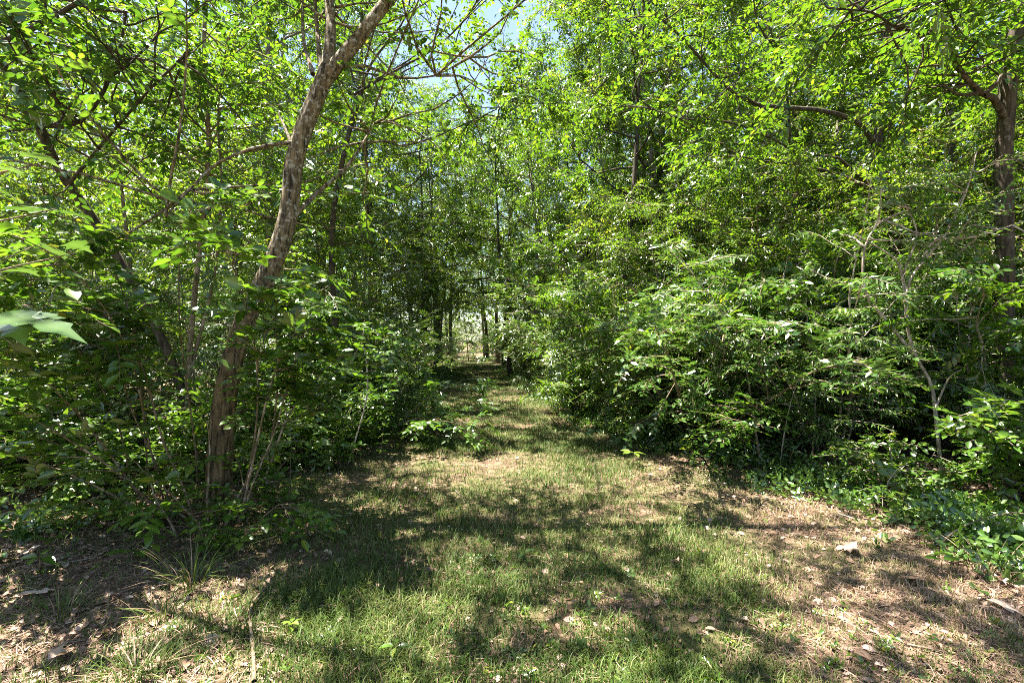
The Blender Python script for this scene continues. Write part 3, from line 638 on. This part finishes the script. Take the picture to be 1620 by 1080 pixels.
flat_bits('dry_straw', 90000, 1.6, 16, .02, .13, .024, M_STRAW, lambda x, y: np.clip(.08+1.5*(fbm(x*1.3+9, y*1.3)-.45)+.55*np.clip(np.abs(x+.2)-1.0, 0, 2), .03, 1)*np.where(off_path(x, y) < .6, 1, .35),
          'dry straw lying over the clearing floor', 'straw', STRIP, .02, .25)
flat_bits('leaf_litter', 42000, 1.6, 26, .015, .07, 1.1, M_LITTER, lambda x, y: np.clip(.12+.8*np.clip(off_path(x, y)+.8, 0, 1)+.6*np.clip((-x-1)/1.5, 0, 1)+.35*np.clip((x-1.2)/1.5, 0, 1), 0, 1),
          'brown leaf litter under the shrubs', 'leaf litter', LEAF4, .015, .4)

# ------------------------------------------------------------------ leafy cover along the edges of the clearing
def ground_cover():
    n = 5000
    dens = lambda x, y: np.clip(1-np.abs(off_path(x, y)-.5)/1.1, 0, 1)**2*np.clip((fbm(x*1.7+4, y*1.7+40)-.33)*4, 0, 1)*np.where((x < 0) & (y < 5), .25, 1)
    xy = scatter(n, 2.4, 30, lambda y: np.minimum(1.1*y, 6.5), dens); m = len(xy)
    h = .05+.28*rng.random(m)**1.5
    P = np.stack([xy[:, 0], xy[:, 1], gz(xy[:, 0], xy[:, 1])+h*.3], 1)
    D = nrm(rng.normal(0, 1, (m, 3))*np.array([1, 1, .2])+np.array([0, 0, 1.1]))
    lv = spray(P, D, h, 6, .065, .7, .3, 1.2, hang=.1)
    g = Geo(); leaf_mesh(lv[:3], LEAF4, g, -.05); o = link('ground_cover', g.mesh('ground_cover', M_SHRUB), kind='stuff')
    o['label'] = 'low leafy weeds along the foot of the shrubs'; o['category'] = 'undergrowth'
ground_cover()

# low bush with larger leaves at the right edge of the clearing
def near_bush(name, label, x, y, h, r_, n_stem, ns_, nt2, nl_, ll, meshes, n_single, bark=M_TWIG_PALE, t0=.2):
    t = thing(name, label, 'shrub', foot(x, y))
    stems = shrub_frame(n_stem, h, r_, .28, .3)
    for q in range(n_stem):
        g = Geo(); g.add(*tubes(stems[q:q+1], (.009*np.linspace(1.2, .3, stems.shape[1]))[None], 6, .05)); link('stem', g.mesh('stem', bark), t)
    sec, lv = shrub_leaves(stems, r_, ns_, nt2, nl_, ll, t0)
    g = Geo(); g.add(*tubes(sec, np.full(sec.shape[:2], 1.)*np.linspace(.004, .0015, 5)[None], 4)); g.add(*tubes(lv[3], np.full(lv[3].shape[:2], .0015), 3)); link('branches', g.mesh('branches', bark), t, kind='stuff')
    near_leaves(t, lv[:3], meshes, n_single, M_NEAR, LEAF4)
near_bush('bush', 'low bush with broad leaves spilling onto the clearing below the dark straight trunk', 5.2, 4.35, 1.15, .85, 11, 8, 5, 8, .10, LV_OVAL, 200)
near_bush('bush', 'knee-high leafy bush in front of the pale forked sapling', 3.95, 5.05, .62, .5, 9, 6, 4, 7, .085, LV_OVAL, 120)
near_bush('bush', 'tangle of leafy shoots wrapping the foot of the leaning tree', -2.5, 4.05, .85, .5, 9, 5, 4, 6, .10, LV_OVAL, 150, M_TWIG)
near_bush('bush', 'low shaded bush behind the foot of the leaning tree', -3.35, 5.5, 1.1, .9, 10, 8, 5, 8, .10, LV_OVAL, 120, M_TWIG)
near_bush('bush', 'low bush with round leaves at the edge of the view beside the sunlit litter', -5.2, 5.0, 1.1, .9, 10, 8, 5, 8, .11, LV_OVAL, 150, M_TWIG)
near_bush('bush', 'leafy bush on the shaded verge between the leaning tree and the drooping bush', -2.75, 6.6, 1.0, .75, 10, 8, 5, 8, .095, LV_OVAL, 120, M_TWIG)
near_bush('bush', 'drooping dark green bush hanging over the verge beside the bent pale stem', -2.3, 8.0, 1.9, 1.1, 13, 9, 6, 8, .10, LV_POINT, 160, M_TWIG)

# ------------------------------------------------------------------ seedlings
def floor_at(px, py):
    d = EYE*F/(py-540.0)
    for _ in range(4):
        x = (px-810)/F*d; d = (EYE-float(gz(x, d)))*F/(py-540.0)
    return (px-810)/F*d, d
M_LIME = leaf_mat('young leaf', [(0, (.07, .13, .015)), (1, (.14, .20, .03))], (2.2, 2.2, 1.2), .38, .4, .5)
M_BLUE = leaf_mat('bluish leaf', [(0, (.07, .12, .06)), (1, (.14, .20, .12))], (1.6, 1.8, 1.2), .25, .3, .7)
LV_LIME = leaf_set([.24, .28, .26], M_LIME); LV_BLUE = leaf_set([.33, .36], M_BLUE)
def seedling(label, px, py, h, ll, n, meshes, ring=True, lean=.15):
    x, y = floor_at(px, py); t = thing('seedling', label, 'seedling', foot(x, y), group='seedlings on the clearing floor')
    top = np.array([rng.normal(0, lean)*h, rng.normal(0, lean)*h, h])
    line = smooth_line(np.array([[0, 0, -.02], top*.5+rng.normal(0, .01, 3), top]), 6)
    g = Geo(); g.add(*tubes(line[None], np.linspace(.004, .002, 6)[None], 5)); link('stem', g.mesh('stem', M_TWIG), t)
    for q in range(n):
        a = q*2*np.pi/n+rng.normal(0, .2) if ring else q*2.4
        f = 1 if ring else .35+.65*(q+1)/n
        el = rng.uniform(-.15, .35); X = np.array([math.cos(a)*math.cos(el), math.sin(a)*math.cos(el), math.sin(el)])
        Fr = leaf_frames(X[None], (np.array([0, 0, 1.])+rng.normal(0, .2, 3))[None])[0]
        o = bpy.data.objects.new('leaf', meshes[q % len(meshes)]); C.objects.link(o); o.parent = t
        M = np.eye(4); s_ = ll*(.8+.4*rng.random()); M[:3, :3] = Fr*s_; M[:3, 3] = line[int(f*5)]+X*ll*.15; o.matrix_local = Matrix(M.tolist())
seedling('five-fingered bright seedling beside the long grass tuft under the leaning tree', 378, 895, .16, .095, 5, LV_LIME)
seedling('seedling with broad dark leaves at the foot of the leaning tree', 330, 885, .20, .11, 6, LV_OVAL, False)
seedling('seedling with two pale broad leaves in front of the arching shrub', 205, 895, .10, .12, 3, LV_OVAL)
seedling('tiny bright green plant in shaded grass beside the upright fallen stick', 458, 1000, .07, .05, 8, LV_LIME, False)
seedling('yellow-green star-shaped seedling at the edge of the grass below the shrubs', 1002, 735, .17, .16, 5, LV_LIME)
seedling('bluish three-leaved seedling at the corner where the path narrows', 945, 705, .22, .17, 3, LV_BLUE)
seedling('small dark-leaved seedling alone in the middle of the grass', 832, 885, .05, .06, 3, LV_OVAL)
seedling('narrow-leaved seedling in the grass near the bottom of the view', 628, 1040, .06, .08, 4, LV_POINT)
seedling('upright weed on the shaded verge beside the bent pale stem', 535, 745, .6, .11, 12, LV_POINT, False)
seedling('tall thin weed between the bent pale stem and the path', 600, 735, .5, .09, 10, LV_POINT, False)
seedling('leafy weed leaning over the path edge below the drooping bush', 672, 715, .45, .12, 13, LV_LIME, False, .3)
seedling('round-leaved yellowish seedling at the foot of the knee-high bush', 1432, 828, .28, .11, 8, LV_LIME, False)
seedling('bluish-leaved weed in front of the dense shrubs beside the straw', 1245, 752, .36, .11, 8, LV_BLUE, False)
seedling('single round-leaved seedling in the straw near the arched twig', 1500, 915, .12, .10, 2, LV_OVAL)
seedling('pair of broad leaves sprouting beside the dry slope of litter', 60, 905, .12, .11, 4, LV_OVAL)
seedling('leafy weed standing at the shaded corner of the dense shrubs', 1085, 735, .34, .12, 10, LV_OVAL, False)

# ------------------------------------------------------------------ grass tufts
def tuft(label, px, py, h, n, dry, spread=1.15, wid=.003):
    x, y = floor_at(px, py); t = thing('grass_tuft', label, 'grass tuft', foot(x, y), group='long grass tufts')
    a = rng.random(n)*2*np.pi; D = np.stack([np.cos(a), np.sin(a), 0*a], 1); S = np.stack([-np.sin(a), np.cos(a), 0*a], 1)
    P = D*(.14*rng.random(n)**.7)[:, None]; hh = h*(.25+.85*rng.random(n)); ln = spread*(.3+.9*rng.random(n))
    ts = np.linspace(0, 1, 6); V = []
    for q in ts:
        c = P+np.array([0, 0, 1.])*(hh*(q-.35*ln*q*q))[:, None]+D*(hh*ln*q**1.8)[:, None]; w_ = S*(wid*(1-q**2*.97))
        V += [c-w_, c+w_]
    V = np.stack(V, 1); k = 12
    Fq = np.concatenate([(np.arange(n)*k)[:, None]+np.array([[2*i_, 2*i_+1, 2*i_+3, 2*i_+2]]) for i_ in range(5)])
    tint = np.repeat(np.clip(dry+rng.normal(0, .12, n)+.5*(rng.random(n) < .2), 0, 1), k)
    link('blades', mesh_of('blades', V.reshape(-1, 3), [Fq], M_GRASS, tint), t, kind='stuff')
tuft('long arching grass tuft at the foot of the leaning tree', 305, 925, .38, 70, .45)
tuft('dark green grass tuft in the shaded corner beside the lit litter', 95, 975, .20, 80, .12)
tuft('short yellowish grass tuft between the lit litter and the arching shrub', 262, 975, .18, 40, .55)
tuft('dark grass tuft below the brightest patch of litter', 215, 1068, .18, 90, .15)
tuft('pale bleached grass tuft at the foot of the dense shrubs', 1345, 772, .34, 70, .8)
tuft('straw-coloured tuft below the arched twig', 1560, 905, .26, 45, .75)
tuft('upright thin grass tuft beside the stems of the leaning tree', 425, 830, .34, 40, .25)

# ------------------------------------------------------------------ sticks and bare stems
def stick(name, label, pts3, r0, r1, bark, cat_, forks=(), kind_name='stick'):
    b = np.array(pts3[0], float); t = thing(name, label, cat_, b)
    line = smooth_line(np.array(pts3, float), 14)-b
    g = Geo(); g.add(*tubes(line[None], np.linspace(r0, r1, 14)[None], 7, .08)); link('stem', g.mesh('stem', bark), t)
    for f in forks:
        l2 = smooth_line(np.array(f, float), 8)-b
        g = Geo(); g.add(*tubes(l2[None], np.linspace(r1*1.1, r1*.4, 8)[None], 6, .06)); link('twig', g.mesh('twig', bark), t)
def lying(pix, lift=.022):
    out = []
    for px, py in pix:
        x, y = floor_at(px, py); out.append([x, y, float(gz(x, y))+lift])
    return out
stick('fallen_stick', 'bent brown stick lying on shaded grass', lying([(402, 1085), (400, 1030), (396, 985), (402, 955), (428, 928)]), .011, .006, M_TWIG, 'stick')
stick('fallen_stick', 'straight brown stick lying in the straw near the knee-high bush', lying([(1372, 802), (1405, 822), (1440, 842)]), .012, .007, M_TWIG, 'stick')
stick('fallen_stick', 'short pale stick lying in the straw beside the straight brown stick', lying([(1326, 817), (1342, 822), (1360, 828)], .03), .006, .004, M_TWIG_PALE, 'stick')
stick('fallen_stick', 'long thin stick running down to the corner through the dry straw', lying([(1482, 930), (1510, 965), (1535, 1005), (1560, 1030)]), .008, .004, M_TWIG, 'stick')
stick('fallen_stick', 'thin pale twig lying on the sunlit litter under the arching shrub', lying([(72, 898), (110, 893), (150, 886)]), .006, .003, M_TWIG_PALE, 'stick')
stick('fallen_stick', 'dark stick lying across the litter under the arching shrub', lying([(60, 850), (130, 815), (205, 800)]), .01, .005, M_BARK_DARK, 'stick')
stick('fallen_stick', 'small dark twig lying in the grass by the bare sunlit patch', lying([(720, 778), (735, 792), (745, 800)]), .006, .003, M_BARK_DARK, 'stick')
stick('fallen_stick', 'thin twig lying among straw below the large fallen leaf', lying([(1435, 1025), (1470, 1032), (1500, 1038)]), .005, .003, M_TWIG, 'stick')
xx, yy = floor_at(1490, 870)
stick('arched_twig', 'bare brown twig arching out of the broad-leaved bush over the straw', [[xx, yy, float(gz(xx, yy))], at(1500, 848, yy-.05), at(1550, 822, yy), at(1620, 812, yy+.1), at(1690, 850, yy+.2)], .008, .004, M_TWIG, 'twig', [[at(1550, 822, yy), at(1600, 830, yy-.1), at(1612, 800, yy-.1)]])
xx, yy = floor_at(1233, 745)
stick('dead_sapling', 'thin pale dead stem leaning in front of the dense shrubs', [[xx, yy, float(gz(xx, yy))], at(1240, 690, yy), at(1250, 640, yy+.05), at(1262, 600, yy+.1)], .008, .004, M_TWIG_PALE, 'dead stem')
xx, yy = floor_at(1205, 742)
stick('dead_sapling', 'thicker brown stem standing crooked among the dense shrubs', [[xx, yy, float(gz(xx, yy))], at(1190, 650, yy+.3), at(1180, 580, yy+.5), at(1160, 520, yy+.6), at(1145, 490, yy+.7)], .018, .009, M_TWIG, 'dead stem')
xx, yy = floor_at(1285, 720)
stick('dead_sapling', 'slim upright twiggy stem in the middle of the dense shrubs', [[xx, yy, float(gz(xx, yy))], at(1290, 620, yy), at(1280, 540, yy), at(1275, 470, yy-.1)], .012, .005, M_TWIG_PALE, 'dead stem')
xx, yy = floor_at(578, 712)
stick('bent_sapling', 'pale bare stem bent over in an upside-down V beside the drooping bush', [[xx, yy-.75, float(gz(xx, yy-.75))], at(578, 640, yy-.75), at(581, 590, yy-.75), at(572, 545, yy-.75), at(545, 590, yy-.7), at(515, 625, yy-.6)], .010, .006, M_TWIG_PALE, 'dead stem', [[at(572, 547, yy-.75), at(575, 525, yy-.75), at(577, 505, yy-.75)]])
xx, yy = floor_at(458, 838)
stick('bare_sapling', 'straight dark thin stem standing alone beside the leaning tree', [[xx, yy, float(gz(xx, yy))], at(459, 760, yy), at(461, 700, yy)], .005, .003, M_BARK_DARK, 'dead stem')

# ------------------------------------------------------------------ single fallen leaves
def dead_leaf(label, px, py, ll, tint, lobed, rz):
    V, Fc = (lobed_leaf(3) if lobed else big_leaf(.3, .35, .16, .05, 5))
    V = V*ll; V[:, 2] = V[:, 2]*1.6+.02
    x, y = floor_at(px, py); me = mesh_of('fallen_leaf', V-np.array([ll*.5, 0, 0]), [Fc], M_LITTER, np.full(len(V), tint))
    o = link('fallen_leaf', me, loc=(x, y, float(gz(x, y))+.03)); o.rotation_euler = (rng.normal(0, .12), rng.normal(0, .12), rz); tag(o, label, 'fallen leaf', 'big dry leaves on the floor')
for a in [('large grey-brown fallen leaf lying in the dry straw', 1335, 872, .17, .75, 1, 2.6), ('curled pinkish fallen leaf at the very edge of the straw', 1592, 965, .15, .7, 1, .4), ('torn reddish-brown fallen leaf between the straw and the long thin stick', 1442, 920, .13, .45, 1, 1.2),
          ('pale upturned fallen leaf below the broad-leaved bush', 1585, 925, .13, .9, 0, 1.0), ('big curled tan leaf on the litter by the dark grass tuft', 62, 942, .17, .8, 1, 2.0), ('pale dry leaf standing up at the lit litter', 98, 1045, .13, .85, 0, 1.4),
          ('small whitish dry leaf alone in shaded grass', 520, 884, .08, 1.0, 0, .3), ('grey dry leaf in the grass at the middle right of the clearing', 1068, 897, .09, .8, 0, 2.0), ('dry brown leaf half hidden in straw below the grey dry leaf', 1235, 985, .08, .35, 0, .9),
          ('flat tan leaf on dark litter under the arching shrub', 40, 880, .14, .7, 1, 3.0)]: dead_leaf(*a)

# ------------------------------------------------------------------ finer floor debris
flat_bits('curled_litter', 1500, 1.7, 7, .04, .095, 1.0, M_LITTER, lambda x, y: np.clip(.05+.5*np.clip((-x-1.1)/1.2, 0, 1)+.3*np.clip((x-1.3)/1.5, 0, 1)+.5*np.clip(off_path(x, y)+.3, 0, 1), 0, 1),
          'curled dry leaves strewn over the edges of the clearing', 'leaf litter', (lambda t: (t[0]*np.array([1, 1, 1]), t[1]))(big_leaf(.28, .3, .22, .05, 9)), .02, .45)
def twig_litter():
    xy = scatter(520, 1.7, 8, wide, lambda x, y: np.clip(.12+.5*np.clip(np.abs(x+.2)-1.1, 0, 1), 0, 1)); m = len(xy)
    P = np.stack([xy[:, 0], xy[:, 1], gz(xy[:, 0], xy[:, 1])+.006], 1); a = rng.random(m)*6.283
    D = np.stack([np.cos(a), np.sin(a), rng.normal(0, .06, m)], 1)
    pts = grow(P, D, .06+.24*rng.random(m)**2, 4, .12); pts[..., 2] = gz(pts[..., 0], pts[..., 1])+.006+.008*rng.random((m, 4))
    g = Geo(); g.add(*tubes(pts, np.linspace(.0035, .0018, 4)[None]*(.6+.8*rng.random((m, 1))), 4)); o = link('twig_litter', g.mesh('twig_litter', M_TWIG), kind='stuff')
    o['label'] = 'small broken twigs strewn over the clearing floor'; o['category'] = 'twig litter'
twig_litter()
def path_weeds():
    xy = scatter(700, 1.8, 14, wide, lambda x, y: np.clip((fbm(x*.9+70, y*.9+5)-.42)*4, 0, 1)*np.where(off_path(x, y) < 0, 1, .3)); m = len(xy)
    P = np.stack([xy[:, 0], xy[:, 1], gz(xy[:, 0], xy[:, 1])+.012], 1); D = nrm(rng.normal(0, 1, (m, 3))*np.array([1, 1, .1])+np.array([0, 0, .6]))
    lv = spray(P, D, .02+.05*rng.random(m), 5, .034, .4, .2, 1.3)
    g = Geo(); leaf_mesh(lv[:3], LEAF4, g, .15); o = link('path_weeds', g.mesh('path_weeds', M_NEAR), kind='stuff')
    o['label'] = 'tiny broadleaf weeds mixed into the path grass'; o['category'] = 'weeds'
path_weeds()
